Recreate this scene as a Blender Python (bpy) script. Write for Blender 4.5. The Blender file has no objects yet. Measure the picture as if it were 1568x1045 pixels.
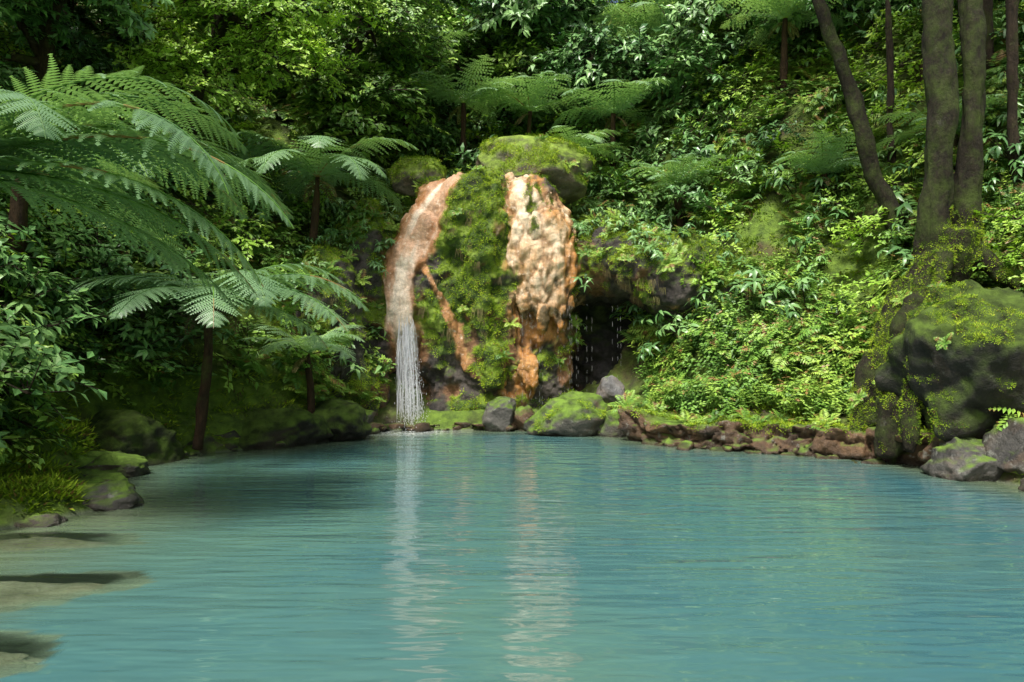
import bpy, math, random, time
import numpy as np
from mathutils import Vector, Matrix
import bmesh
rng=np.random.default_rng(7); random.seed(7)
scene=bpy.context.scene
R=math.radians
# ------------------------------------------------------------------ noise
def _h(ix,iy,iz,s):
    n=(ix*374761393+iy*668265263+iz*2147483647+s*144269504)&0xffffffff
    n=((n^(n>>13))*1274126177)&0xffffffff
    n=((n^(n>>15))*2246822519)&0xffffffff
    return ((n^(n>>16))&0xffffff)/float(0xffffff)*2-1
def vnoise(p,s=0):
    i=np.floor(p).astype(np.int64); f=p-i; f=f*f*(3-2*f)
    r=0
    for a in (0,1):
        wx=f[:,0] if a else 1-f[:,0]
        for b in (0,1):
            wy=f[:,1] if b else 1-f[:,1]
            for c in (0,1):
                wz=f[:,2] if c else 1-f[:,2]
                r=r+wx*wy*wz*_h(i[:,0]+a,i[:,1]+b,i[:,2]+c,s)
    return r
def fbm(p,sc=1.0,oct=4,s=0,gain=.5):
    p=np.asarray(p,float)*sc; a=1;r=0
    for k in range(oct):
        r=r+a*vnoise(p+k*17.3,s+k); p=p*2.03; a*=gain
    return r
def sstep(a,b,x):
    t=np.clip((x-a)/(b-a),0,1); return t*t*(3-2*t)
# ------------------------------------------------------------------ mesh util
def mesh_from(name,V,F,mats=(),midx=None,smooth=True):
    V=np.asarray(V,np.float32).reshape(-1,3)
    me=bpy.data.meshes.new(name)
    if isinstance(F,np.ndarray):
        k=F.shape[1]; nf=len(F)
        me.vertices.add(len(V)); me.vertices.foreach_set('co',V.ravel())
        me.loops.add(nf*k); me.loops.foreach_set('vertex_index',F.astype(np.int32).ravel())
        me.polygons.add(nf); me.polygons.foreach_set('loop_start',np.arange(0,nf*k,k,dtype=np.int32))
        me.update(calc_edges=True)
    else:
        me.from_pydata(V.tolist(),[],F); me.update()
    for m in mats: me.materials.append(m)
    if midx is not None: me.polygons.foreach_set('material_index',np.asarray(midx,np.int32))
    if len(me.polygons): me.polygons.foreach_set('use_smooth',[smooth]*len(me.polygons))
    me.update()
    return me
def add_obj(name,me,parent=None,col=None):
    o=bpy.data.objects.new(name,me)
    (col or scene.collection).objects.link(o)
    if parent: o.parent=parent
    return o
def co(me):
    a=np.empty(len(me.vertices)*3,np.float32); me.vertices.foreach_get('co',a); return a.reshape(-1,3).astype(float)
def nrm(me):
    a=np.empty(len(me.vertices)*3,np.float32); me.vertices.foreach_get('normal',a); return a.reshape(-1,3).astype(float)
def setco(me,V):
    me.vertices.foreach_set('co',np.asarray(V,np.float32).ravel()); me.update()
def set_col(me,name,C):
    C=np.c_[C,np.ones(len(C))] if C.shape[1]==3 else C
    at=me.attributes.new(name,'FLOAT_COLOR','POINT'); at.data.foreach_set('color',C.astype(np.float32).ravel())
def set_f(me,name,v):
    at=me.attributes.new(name,'FLOAT','POINT'); at.data.foreach_set('value',np.asarray(v,np.float32))
# ------------------------------------------------------------------ materials
class NT:
    def __init__(s,name):
        s.m=bpy.data.materials.new(name); s.m.use_nodes=True; s.t=s.m.node_tree; s.t.nodes.clear()
        s.out=s.n('ShaderNodeOutputMaterial')
    def n(s,t,**k):
        x=s.t.nodes.new(t)
        for a,b in k.items(): setattr(x,a,b)
        return x
    def l(s,a,b): s.t.links.new(a,b)
    def val(s,sock,v):
        if hasattr(v,'is_linked'): s.l(v,sock)
        else: sock.default_value=v
    def noise(s,scale,detail=4,vec=None,rough=.55,dist=0):
        x=s.n('ShaderNodeTexNoise'); x.inputs['Scale'].default_value=scale; x.inputs['Detail'].default_value=detail
        x.inputs['Roughness'].default_value=rough; x.inputs['Distortion'].default_value=dist
        if vec is not None: s.l(vec,x.inputs['Vector'])
        return x.outputs['Fac']
    def ramp(s,f,stops,ease=False):
        x=s.n('ShaderNodeValToRGB'); e=x.color_ramp.elements
        if ease: x.color_ramp.interpolation='EASE'
        while len(e)<len(stops): e.new(.5)
        for i,(p,c) in enumerate(stops):
            e[i].position=p; e[i].color=(c,c,c,1) if not hasattr(c,'__len__') else (*c,1)
        s.l(f,x.inputs[0]); return x.outputs[0]
    def mix(s,f,a,b,mode='MIX'):
        x=s.n('ShaderNodeMix'); x.data_type='RGBA'; x.blend_type=mode
        s.val(x.inputs[0],f)
        for sk,v in ((x.inputs[6],a),(x.inputs[7],b)):
            s.val(sk,(*v,1) if isinstance(v,tuple) and len(v)==3 else v)
        return x.outputs[2]
    def math(s,op,a,b=0.0,clamp=False):
        x=s.n('ShaderNodeMath'); x.operation=op; x.use_clamp=clamp; s.val(x.inputs[0],a); s.val(x.inputs[1],b); return x.outputs[0]
    def attr(s,n): 
        a=s.n('ShaderNodeAttribute'); a.attribute_name=n; return a
    def pos(s): return s.n('ShaderNodeNewGeometry').outputs['Position']
    def normz(s):
        g=s.n('ShaderNodeNewGeometry'); x=s.n('ShaderNodeSeparateXYZ'); s.l(g.outputs['Normal'],x.inputs[0]); return x.outputs[2]
    def bump(s,h,st=.5,dist=.05,nrm=None):
        b=s.n('ShaderNodeBump'); b.inputs['Strength'].default_value=st; b.inputs['Distance'].default_value=dist; s.l(h,b.inputs['Height'])
        if nrm is not None: s.l(nrm,b.inputs['Normal'])
        return b.outputs[0]
    def pr(s,col,rough=.6,normal=None,spec=.5,**k):
        p=s.n('ShaderNodeBsdfPrincipled'); s.val(p.inputs['Base Color'],(*col,1) if isinstance(col,tuple) else col); s.val(p.inputs['Roughness'],rough)
        p.inputs['Specular IOR Level'].default_value=spec
        if normal is not None: s.l(normal,p.inputs['Normal'])
        for a,b in k.items(): s.val(p.inputs[a],b)
        return p.outputs[0]
    def fin(s,sh): s.l(sh,s.out.inputs[0]); return s.m

def leaf_mat(name,c1,c2,c3,trans=.3,rough=.42,dead=0.0,spec=.45):
    t=NT(name); oi=t.n('ShaderNodeObjectInfo').outputs['Random']; P=t.pos()
    rz=t.attr('rz').outputs['Fac']; rnd=t.attr('rnd').outputs['Fac']
    oi=t.math('ADD',t.math('MULTIPLY',rz,rnd),t.math('MULTIPLY',t.math('SUBTRACT',1.,rz),oi))
    big=t.noise(.45,1,P); lv=t.attr('lv').outputs['Fac']
    f=t.math('ADD',t.math('MULTIPLY',oi,.45),t.math('ADD',t.math('MULTIPLY',big,.55),t.math('MULTIPLY',lv,.25)))
    base=t.ramp(f,[(.28,c1),(.6,c2),(.92,c3)])
    if dead>0: base=t.mix(t.ramp(lv,[(.93-dead,0.),(.96-dead,1.)]),base,(.24,.15,.045))
    p=t.pr(base,rough,None,spec)
    if trans==0: return t.fin(p)
    tr=t.n('ShaderNodeBsdfTranslucent'); t.l(t.mix(1,base,(1.5,1.6,.6),'MULTIPLY'),tr.inputs[0])
    m=t.n('ShaderNodeMixShader'); m.inputs[0].default_value=trans; t.l(p,m.inputs[1]); t.l(tr.outputs[0],m.inputs[2])
    return t.fin(m.outputs[0])
M_fern=leaf_mat('fern_leaf',(.045,.125,.022),(.15,.31,.04),(.34,.50,.07),0,.45,.035)
M_tfern=leaf_mat('tree_fern_leaf',(.15,.27,.13),(.22,.37,.18),(.30,.46,.23),.22,.34,0,.55)
M_broad=leaf_mat('broad_leaf',(.035,.105,.03),(.115,.255,.075),(.24,.42,.13),0,.36,.0,.5)
M_tree=leaf_mat('tree_leaf',(.035,.10,.02),(.13,.275,.04),(.33,.51,.075),0,.42,.0)
M_lime=leaf_mat('young_leaf',(.14,.29,.04),(.30,.50,.06),(.48,.67,.11),.2,.45)
M_moss=leaf_mat('moss_blade',(.07,.15,.012),(.21,.34,.018),(.42,.54,.035),0,.8,.04,.2)
M_dry=leaf_mat('dry_hanging_root',(.08,.06,.025),(.15,.12,.045),(.2,.19,.06),0,.8)

def rock_mat(name,dark,light,moss_lo,moss_hi,moss=(.10,.17,.02),rough=.5,speckle=.5,wet=.65,brown=.5):
    t=NT(name); P=t.pos()
    c=t.ramp(t.noise(2.2,6,P,.65),[(.3,dark),(.62,light),(.8,tuple(min(1,x*1.5) for x in light))])
    c=t.mix(t.ramp(t.noise(1.1,4,P,.6,1.),[(.5,0.),(.7,brown)]),c,(.2,.11,.045))
    if speckle: c=t.mix(t.ramp(t.noise(7,5,P,.7),[(.58,0.),(.66,speckle)]),c,(.34,.35,.30))
    mf=t.math('ADD',t.math('MULTIPLY',t.normz(),.5),t.math('MULTIPLY',t.noise(1.8,6,P,.65),1.0))
    mf=t.ramp(mf,[(moss_lo,0.),(moss_hi,1.)])
    mc=t.mix(t.ramp(t.noise(5,4,P),[(.35,0.),(.65,1.)]),tuple(x*.5 for x in moss),tuple(min(1,x*1.7) for x in moss))
    c=t.mix(mf,c,mc)
    sep=t.n('ShaderNodeSeparateXYZ'); t.l(P,sep.inputs[0])
    wz=t.math('ADD',sep.outputs[2],t.math('MULTIPLY',t.noise(5,2,P),.15))
    w=t.ramp(wz,[(.08,1.),(.2,0.)])
    c=t.mix(t.math('MULTIPLY',w,wet),c,(.03,.026,.018))
    rg=t.math('SUBTRACT',t.math('ADD',t.math('MULTIPLY',mf,.3),rough),t.math('MULTIPLY',w,.25))
    b=t.bump(t.noise(12,8,P,.7),.8,.07); b=t.bump(t.noise(60,3,P,.6),.4,.012,b)
    return t.fin(t.pr(c,rg,b,.4))
M_rock=rock_mat('basalt_rock',(.03,.029,.027),(.12,.115,.10),.75,.98)
M_rockm=rock_mat('mossy_basalt',(.025,.025,.02),(.10,.095,.075),.54,.82)
M_rockd=rock_mat('dark_mossy_basalt',(.008,.008,.006),(.030,.029,.020),.34,.72,(.055,.09,.012),.7,.12,.5,.15)
M_rockg=rock_mat('grey_wet_basalt',(.06,.06,.06),(.22,.22,.215),.85,1.1,rough=.36)
M_moss_rock=rock_mat('moss_cover_rock',(.05,.045,.03),(.15,.13,.09),.40,.70,(.15,.22,.028))
M_brick=rock_mat('bank_stone',(.022,.016,.011),(.16,.095,.05),.70,.98)
M_slab=rock_mat('submerged_stone',(.12,.13,.075),(.32,.34,.22),1.3,1.5,wet=0.,speckle=.2,brown=.25)

t=NT('forest_floor'); P=t.pos()
c=t.ramp(t.noise(1.3,6,P,.65),[(.3,(.02,.018,.01)),(.5,(.055,.045,.02)),(.7,(.14,.09,.04))])
mf=t.ramp(t.noise(.8,6,P,.6),[(.36,0.),(.52,1.)])
mc=t.ramp(t.noise(6,5,P,.6),[(.3,(.05,.09,.012)),(.7,(.19,.31,.03))])
c=t.mix(mf,c,mc)
sp=t.n('ShaderNodeSeparateXYZ'); t.l(P,sp.inputs[0])
c=t.mix(t.ramp(sp.outputs[2],[(0.0,1.),(.04,0.)]),c,(.15,.18,.11))
M_floor=t.fin(t.pr(c,.85,t.bump(t.noise(9,8,P,.7),.9,.12)))

def bark_mat(name,d,l,mossy,mc=(.075,.10,.02)):
    t=NT(name); P=t.pos(); mp=t.n('ShaderNodeMapping'); mp.inputs['Scale'].default_value=(5,5,1.4); t.l(P,mp.inputs[0])
    n=t.noise(3,6,mp.outputs[0],.7)
    c=t.ramp(n,[(.3,d),(.7,l)])
    c=t.mix(t.ramp(t.noise(2.2,6,P,.72),[(.60-.14*mossy,0.),(.78-.12*mossy,.85)]),c,mc)
    c=t.mix(t.ramp(t.noise(4,6,P,.7),[(.62,0.),(.7,.4)]),c,(.15,.15,.12))
    return t.fin(t.pr(c,.85,t.bump(t.noise(14,8,P,.75),.8,.04,t.bump(n,1.,.08)),.3))
M_bark=bark_mat('bark',(.014,.010,.006),(.075,.052,.032),.6)
M_barkm=bark_mat('mossy_bark',(.008,.007,.004),(.042,.034,.018),1.1,(.065,.10,.015))
M_fbark=bark_mat('tree_fern_bark',(.022,.013,.007),(.09,.05,.024),.3)
# cliff
t=NT('waterfall_cliff_rock'); P=t.pos()
a=t.attr('Col'); w=t.attr('flow')
mp=t.n('ShaderNodeMapping'); mp.inputs['Scale'].default_value=(1,1,.22); t.l(P,mp.inputs[0])
st=t.noise(11,6,mp.outputs[0],.7)
fine=t.ramp(t.noise(14,6,P,.7),[(.3,.45),(.7,1.45)])
c=t.mix(t.math('SUBTRACT',1.,t.math('MULTIPLY',w.outputs['Fac'],.4)),a.outputs['Color'],t.mix(1,a.outputs['Color'],fine,'MULTIPLY'))
c=t.mix(t.math('MULTIPLY',t.ramp(st,[(.5,0.),(.68,.5)]),w.outputs['Fac']),c,(.42,.21,.07))
c=t.mix(t.math('MULTIPLY',t.ramp(t.noise(8,7,P,.75),[(.56,0.),(.66,.7)]),w.outputs['Fac']),c,(.88,.78,.60))
rg=t.math('SUBTRACT',.75,t.math('MULTIPLY',w.outputs['Fac'],.42))
b=t.bump(t.noise(10,8,P,.7),.7,.08); b=t.bump(st,.45,.04,b)
M_cliff=t.fin(t.pr(c,rg,b,.4))
# falling water
t=NT('falling_water'); P=t.pos()
f=t.attr('alpha').outputs['Fac']
tp=t.n('ShaderNodeBsdfTransparent'); m=t.n('ShaderNodeMixShader'); t.l(f,m.inputs[0]); t.l(tp.outputs[0],m.inputs[1])
tl=t.n('ShaderNodeBsdfTranslucent'); tl.inputs[0].default_value=(.95,.97,1,1); m2=t.n('ShaderNodeMixShader'); m2.inputs[0].default_value=.45; t.l(t.pr((.95,.96,.98),.2,None,.8),m2.inputs[1]); t.l(tl.outputs[0],m2.inputs[2]); t.l(m2.outputs[0],m.inputs[2])
M_fall=t.fin(m.outputs[0])
# pool water
t=NT('pool_water'); P=t.pos()
dp=t.attr('depth'); fo=t.attr('foam'); cr=t.attr('clear')
sx=t.n('ShaderNodeSeparateXYZ'); t.l(P,sx.inputs[0])
cl=t.ramp(t.math('ADD',t.noise(.45,3,P,.5),t.math('MULTIPLY',sx.outputs[0],-.03)),[(.3,(.046,.138,.155)),(.7,(.085,.18,.145))])
c=t.mix(t.ramp(dp.outputs['Fac'],[(.0,0.),(1.,1.)],True),(.12,.16,.09),cl)
c=t.mix(t.math('MULTIPLY',fo.outputs['Fac'],t.ramp(t.noise(14,5,P,.65),[(.4,.0),(.6,1.)])),c,(.7,.75,.75))
mp=t.n('ShaderNodeMapping'); mp.inputs['Scale'].default_value=(.7,3.4,1); t.l(P,mp.inputs[0])
mp2=t.n('ShaderNodeMapping'); mp2.inputs['Scale'].default_value=(1.6,7,1); mp2.inputs['Rotation'].default_value=(0,0,.12); t.l(P,mp2.inputs[0])
n1=t.noise(1.0,1.5,mp.outputs[0],.4,.4); n2=t.noise(1.5,1,mp2.outputs[0],.4,.2)
b=t.bump(n1,.42,.05); b=t.bump(n2,.6,.02,b)
pw=t.pr(c,.012,b,1.,IOR=1.52)
tp=t.n('ShaderNodeBsdfTransparent'); tp.inputs[0].default_value=(.93,.98,.94,1)
gl=t.n('ShaderNodeBsdfGlossy'); gl.inputs['Roughness'].default_value=.02; t.l(b,gl.inputs['Normal'])
fr=t.n('ShaderNodeFresnel'); fr.inputs[0].default_value=1.4; t.l(b,fr.inputs['Normal'])
sh=t.n('ShaderNodeMixShader'); t.l(fr.outputs[0],sh.inputs[0]); t.l(tp.outputs[0],sh.inputs[1]); t.l(gl.outputs[0],sh.inputs[2])
m=t.n('ShaderNodeMixShader'); t.l(cr.outputs['Fac'],m.inputs[0]); t.l(pw,m.inputs[1]); t.l(sh.outputs[0],m.inputs[2])
M_water=t.fin(m.outputs[0])
# ------------------------------------------------------------------ terrain
POOL=np.array([(-4.0,-6),(-4.3,2),(-4.25,4.5),(-4.35,5.8),(-3.95,6.5),(-4.8,7.6),(-5.2,9.0),(-4.7,10.2),(-3.6,10.9),(-2.9,12),(-2.5,13.2),(0.2,13.3),(1.8,12.7),(2.3,11.6),(2.9,11),(4.2,10.5),(5.3,9.7),(5.5,8.6),(5.8,7.3),(6.5,5),(7,2),(7,-6)],float)
def sdist(x,y):
    d=np.full(x.shape,1e9); ins=np.zeros(x.shape,bool); n=len(POOL)
    for i in range(n):
        a=POOL[i]; b=POOL[(i+1)%n]; e=b-a
        t_=np.clip(((x-a[0])*e[0]+(y-a[1])*e[1])/(e@e),0,1)
        d=np.minimum(d,np.hypot(x-a[0]-t_*e[0],y-a[1]-t_*e[1]))
        c=((a[1]>y)!=(b[1]>y)); 
        xi=a[0]+(y-a[1])*e[0]/(e[1] if e[1]!=0 else 1e-9)
        ins^=c&(x<xi)
    return np.where(ins,-d,d)
def height(x,y):
    x=np.asarray(x,float); y=np.asarray(y,float); d=sdist(x,y)
    p=np.c_[x.ravel(),y.ravel(),np.zeros(x.size)]
    n1=fbm(p,.35,3,3).reshape(x.shape); n2=fbm(p,1.6,4,9).reshape(x.shape)
    dl=np.maximum(d,0)
    front=sstep(2,7,y)
    left=sstep(-1.5,-4,x); right=sstep(1.5,4,x); mid=1-left-right
    kl=.5*np.minimum(dl,1.)+1.45*np.maximum(dl-.6,0)
    kl=np.where(y<8.5,kl*.3+kl*.7*sstep(6.,8.5,y),kl)
    kr=.35*np.minimum(dl,1.3)+1.35*np.maximum(dl-1.0,0)
    km=.1*dl+4.2*sstep(2.0,3.4,dl)+.75*np.maximum(dl-3.2,0)
    z=left*kl+right*kr+mid*km
    z=z*(.25+.75*front)
    cap=26.
    z=cap*(1-np.exp(-z/cap*1.15))
    z=z+.3*sstep(0,.35,d)*(1-.6*sstep(8,7,y)*left)+(n1*.5+n2*.14)*sstep(.3,2.5,d)+n2*.05
    sh=sstep(-.8,-3.2,x)*sstep(9.5,6,y)
    dep=-np.minimum(1.4,(.45*sh+.8*(1-sh))*np.maximum(-d,0)+.03)+n2*.05
    return np.where(d>0,z,dep)
xs=np.concatenate([np.linspace(-120,-30,10)[:-1],np.linspace(-30,-10,81)[:-1],np.arange(-10,10,.1),np.linspace(10,30,81),np.linspace(30,120,10)[1:]])
ys=np.concatenate([np.linspace(-100,-8,10)[:-1],np.arange(-8,3,.3),np.arange(3,18,.1),np.linspace(18,46,112),np.linspace(46,150,12)[1:]])
X,Y=np.meshgrid(xs,ys); Z=height(X,Y)
nx,ny=len(xs),len(ys)
i=np.arange((ny-1)*(nx-1)); r_=i//(nx-1); c_=i%(nx-1); b0=r_*nx+c_
add_obj('ground',mesh_from('ground',np.c_[X.ravel(),Y.ravel(),Z.ravel()],np.c_[b0,b0+1,b0+nx+1,b0+nx],[M_floor]))
# ------------------------------------------------------------------ rocks
def boulder(name,c,r,mat,seed=0,rotz=0,amp=.12,cuts=10,sub=5):
    bm=bmesh.new(); bmesh.ops.create_icosphere(bm,subdivisions=sub,radius=1); me=bpy.data.meshes.new(name); bm.to_mesh(me); bm.free()
    V=co(me); rg=np.random.default_rng(seed+100)
    V=V*(1+amp*1.3*fbm(V+seed*3.1,1.1,2,seed))[:,None]
    for k in range(cuts):
        n=rg.normal(size=3); n/=np.linalg.norm(n); cc=rg.uniform(.66,.9); q=V@n; V=V-np.maximum(q-cc,0)[:,None]*n*.85
    V=V*(1+amp*.5*fbm(V+seed,3.5,5,seed+5))[:,None]
    V=V*np.array(r); ca,sa=math.cos(rotz),math.sin(rotz)
    V=np.c_[V[:,0]*ca-V[:,1]*sa,V[:,0]*sa+V[:,1]*ca,V[:,2]]
    setco(me,V); me.polygons.foreach_set('use_smooth',[True]*len(me.polygons)); me.materials.append(mat)
    o=add_obj(name,me); o.location=c; return o
SL=[(-3.3,4.35,.92,.36,.1),(-2.95,3.4,.85,.4,.1),(-3.8,5.5,.75,.3,-.1)]
slabs=[boulder('submerged_slab',(sx,sy,-.15),(ra,rb,.13),M_slab,30+k,rz,.2,10,6) for k,(sx,sy,ra,rb,rz) in enumerate(SL)]
# water (clarity follows the real depth of what lies under it)
g=.05; xs=np.arange(-8,9,g); ys=np.arange(-7,15,g); X,Y=np.meshgrid(xs,ys); D=-height(X,Y)
top=np.full(X.shape,-9.)
for o in slabs:
    V=co(o.data)+np.array(o.location); V=V[V[:,2]>-.16]; np.maximum.at(top,(np.rint((V[:,1]+7)/g).astype(int),np.rint((V[:,0]+8)/g).astype(int)),V[:,2])
t2=top.copy()
for (a_,b_) in ((0,1),(0,-1),(1,0),(-1,0)): t2=np.minimum(t2,np.where(np.roll(top,(a_,b_),(0,1))<-8,-.12,np.roll(top,(a_,b_),(0,1)))) if False else t2
clear=np.maximum(sstep(.12,.0,D)*.6,.85*sstep(-.12,-.05,t2))
D=np.where(top>-.13,np.minimum(D,.35),D)
nx,ny=len(xs),len(ys); i=np.arange((ny-1)*(nx-1)); r_=i//(nx-1); c_=i%(nx-1); b0=r_*nx+c_
me=mesh_from('pool_water',np.c_[X.ravel(),Y.ravel(),np.zeros(X.size)],np.c_[b0,b0+1,b0+nx+1,b0+nx],[M_water])
set_f(me,'depth',np.clip(D.ravel(),0,2)); set_f(me,'clear',clear.ravel())
set_f(me,'foam',(np.exp(-((X+1.9)**2/.5+(Y-13.2)**2/.6))*1.4).clip(0,1).ravel())
add_obj('pool_water',me)
# ------------------------------------------------------------------ leaf geometry builder
class B:
    def __init__(s): s.V=[];s.F=[];s.M=[]
    def tri(s,pts,m=0):
        k=len(s.V); s.V+= [tuple(p) for p in pts]; s.F.append(tuple(range(k,k+len(pts)))); s.M.append(m)
    def leaf(s,base,d,up,L,W,droop=.3,seg=2,m=0,fold=.25):
        base=np.array(base,float); d=np.array(d,float); d/=np.linalg.norm(d)+1e-9; up=np.array(up,float)
        side=np.cross(d,up); side/=np.linalg.norm(side)+1e-9; up=np.cross(side,d)
        k=len(s.V)
        if seg==1:
            mid=base+d*L*.45-up*droop*L*.1; tip=base+d*L-up*droop*L*.4
            s.V+=[tuple(base),tuple(mid+side*W/2+up*fold*W*.4),tuple(tip),tuple(mid-side*W/2+up*fold*W*.4)]
            s.F+=[(k,k+1,k+2),(k,k+2,k+3)]; s.M+=[m,m]; return
        for i in range(seg+1):
            t=i/seg; c=base+d*L*t*(1-.15*droop*t)-up*droop*L*t*t
            w=W*.5*(math.sin(math.pi*min(1,t**.8*.97+.03))**.8 if 0<i<seg else .04)
            s.V+=[tuple(c-side*w+up*fold*w),tuple(c),tuple(c+side*w+up*fold*w)]
        for i in range(seg):
            a=k+3*i; s.F+=[(a,a+1,a+4,a+3),(a+1,a+2,a+5,a+4)]; s.M+=[m,m]
    def tube(s,pts,rad,n=5,m=0):
        pts=[np.array(p,float) for p in pts]; k=len(s.V)
        for i,p in enumerate(pts):
            d=pts[min(i+1,len(pts)-1)]-pts[max(i-1,0)]; d/=np.linalg.norm(d)+1e-9
            a=np.cross(d,(0.31,.2,.93) if abs(d[2])<.9 else (1,.1,0)); a/=np.linalg.norm(a); b=np.cross(d,a)
            for j in range(n):
                an=2*math.pi*j/n; s.V.append(tuple(p+rad[i]*(a*math.cos(an)+b*math.sin(an))))
        for i in range(len(pts)-1):
            for j in range(n):
                a=k+i*n+j; b=k+i*n+(j+1)%n; s.F.append((a,b,b+n,a+n)); s.M.append(m)
    def mesh(s,name,mats,smooth=True,lv=6.):
        me=mesh_from(name,s.V,s.F,mats,s.M,smooth)
        if lv: set_f(me,'lv',(fbm(np.array(s.V),lv,2,5)*.8+.5).clip(0,1))
        return me
def frond(b,base,az,L,el,curl,pairs=20,sub=0,plen=.28,rr=.008,mleaf=0,mstem=1):
    p=np.array(base,float); e=el; n=pairs; st=L/n; pts=[p.copy()]; dirs=[]
    sw=random.uniform(-.3,.3)
    for i in range(n):
        a=az+sw*(i/n); h=np.array([math.cos(a),math.sin(a),0])
        d=h*math.cos(e)+np.array([0,0,math.sin(e)]); dirs.append((d,h)); p=p+d*st; pts.append(p.copy()); e-=curl/n*(.5+i/n)
    if sub==0: b.tube([pts[0],pts[n//3],pts[2*n//3],pts[-1]],[rr,rr*.8,rr*.5,rr*.2],3,mstem)
    else: b.tube(pts,[rr*(1-.85*i/n) for i in range(n+1)],4,mstem)
    for i in range(1,n):
        t=i/n; d,h=dirs[i]; side=np.cross(d,(0,0,1)); side/=np.linalg.norm(side)+1e-9; up=np.cross(side,d)
        prof=math.sin(math.pi*min(1,(t*.9+.1))**.85)**.75 if t>.04 else .3
        if t<.12: prof*=t/.12
        pl=L*plen*prof+.01
        for sgn in (-1,1):
            if sub and random.random()<.02: continue
            dd=side*sgn*1.0+d*(.28+.4*t+random.uniform(-.08,.08))+up*random.uniform(-.22,.05); dd/=np.linalg.norm(dd)
            q=pts[i]+d*st*random.uniform(-.15,.15); plk=pl*random.uniform(.88,1.06)
            if sub==0: b.leaf(q,dd,up,plk,st*.85,.25,1,mleaf,.15)
            else:
                m=sub; s2=plk/m; qq=q.copy(); ax=dd.copy(); dr=random.uniform(.2,.5)
                for j in range(m):
                    ax2=ax-np.array([0,0,1.])*(dr*j/m); ax2/=np.linalg.norm(ax2); qn=qq+ax2*s2
                    w=st*.62*(1-(j/m)**1.6)+.006
                    s3=np.cross(ax2,up); s3/=np.linalg.norm(s3)
                    for g in (-1,1):
                        k=len(b.V); o=qq+ax2*s2*.08; tip=qq+s3*g*w+ax2*s2*.75-up*w*.15
                        b.V+=[tuple(o),tuple(tip),tuple(tip+ax2*s2*.22-s3*g*w*.12),tuple(qq+ax2*s2*.92)]; b.F.append((k,k+1,k+2,k+3)); b.M.append(mleaf)
                    qq=qn
                b.leaf(qq,ax2,up,s2*1.2,s2*.7,.1,1,mleaf,.1)
def proto_collection(name,objs):
    c=bpy.data.collections.new(name)
    for nm,me in objs: c.objects.link(bpy.data.objects.new(nm,me))
    return c
U=random.uniform
pr=[]
for v in range(4):
    b=B()
    for k in range(8): frond(b,(0,0,0),k*.78+U(-.3,.3),U(.38,.6),U(.5,1.2),U(1.1,1.9),13,0,.26,.004)
    pr.append((f'fern_{v}',b.mesh(f'fern_{v}',[M_fern,M_fern],False)))
C_fern=proto_collection('fern_clumps',pr)
pr=[]
for v in range(5):
    b=B()
    for k in range(5):
        x,y=U(-.28,.28),U(-.28,.28); z=U(.15,.5); b.tube([(x*.3,y*.3,0),(x,y,z)],[.008,.005],3,1)
        n=random.randint(5,8); a0=U(0,6)
        for j in range(n):
            a=a0+j*2*math.pi/n+U(-.3,.3); e=U(-.35,.4); b.leaf((x,y,z+U(-.04,.02)),(math.cos(a),math.sin(a),e),(0,0,1),U(.10,.22),U(.04,.075),U(.3,.8),3,0)
    pr.append((f'whorl_{v}',b.mesh(f'whorl_{v}',[M_broad,M_bark],True)))
C_broad=proto_collection('broadleaf_shrubs',pr)
def sprays(tag,mat,N,ll,lw,R_):
    pr=[]
    for v in range(4):
        b=B()
        for s_ in range(6):
            a=U(0,6.28); e=U(-.2,.7); d=np.array([math.cos(a)*math.cos(e),math.sin(a)*math.cos(e),math.sin(e)]); L=R_*U(.6,1.1)
            b.tube([(0,0,0),tuple(d*L)],[.008,.003],3,1)
            for j in range(N):
                t_=.25+.8*j/N; q=d*L*t_; aa=U(0,6.28); dd=d*.6+np.array([math.cos(aa),math.sin(aa),U(-.5,.4)])
                b.leaf(q,dd,(U(-.3,.3),U(-.3,.3),1),ll*U(.7,1.2),lw*U(.8,1.2),U(.1,.6),2 if ll>.12 else 1,0)
        pr.append((f'{tag}_{v}',b.mesh(f'{tag}_{v}',[mat,M_bark],False)))
    return proto_collection(tag,pr)
C_tree=sprays('tree_sprays',M_tree,13,.10,.045,.40)
C_lime=sprays('lime_sprays',M_lime,13,.085,.042,.38)
C_big=sprays('laurel_sprays',M_broad,10,.14,.06,.40)
pr=[]
for v in range(4):
    b=B()
    for k in range(9):
        x,y=U(-.2,.2),U(-.2,.2); H=U(.15,.38); tx,ty=U(-.08,.08),U(-.08,.08); b.tube([(x,y,0),(x+tx,y+ty,H)],[.004,.002],3,0)
        for j in range(5):
            f_=(j+1.2)/6; a0=j*1.57+U(-.3,.3)
            for g in (0,math.pi): b.leaf((x+tx*f_,y+ty*f_,H*f_),(math.cos(a0+g),math.sin(a0+g),U(0,.4)),(0,0,1),U(.06,.11)*(1.2-.5*f_),.035,U(.3,.7),1,0)
    pr.append((f'herb_{v}',b.mesh(f'herb_{v}',[M_fern],False,2.)))
C_herb=proto_collection('herb_clumps',pr)
pr=[]
for v in range(3):
    b=B()
    for k in range(18):
        a=U(0,6.28); r=U(0,.07); b.leaf((math.cos(a)*r,math.sin(a)*r,-.01),(math.cos(a)*.7,math.sin(a)*.7,U(.4,1.2)),(0,0,1),U(.03,.06),.012,U(.2,.8),1,0)
    pr.append((f'moss_{v}',b.mesh(f'moss_{v}',[M_moss],False,20.)))
C_moss=proto_collection('moss_tufts',pr)
pr=[]
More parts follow.
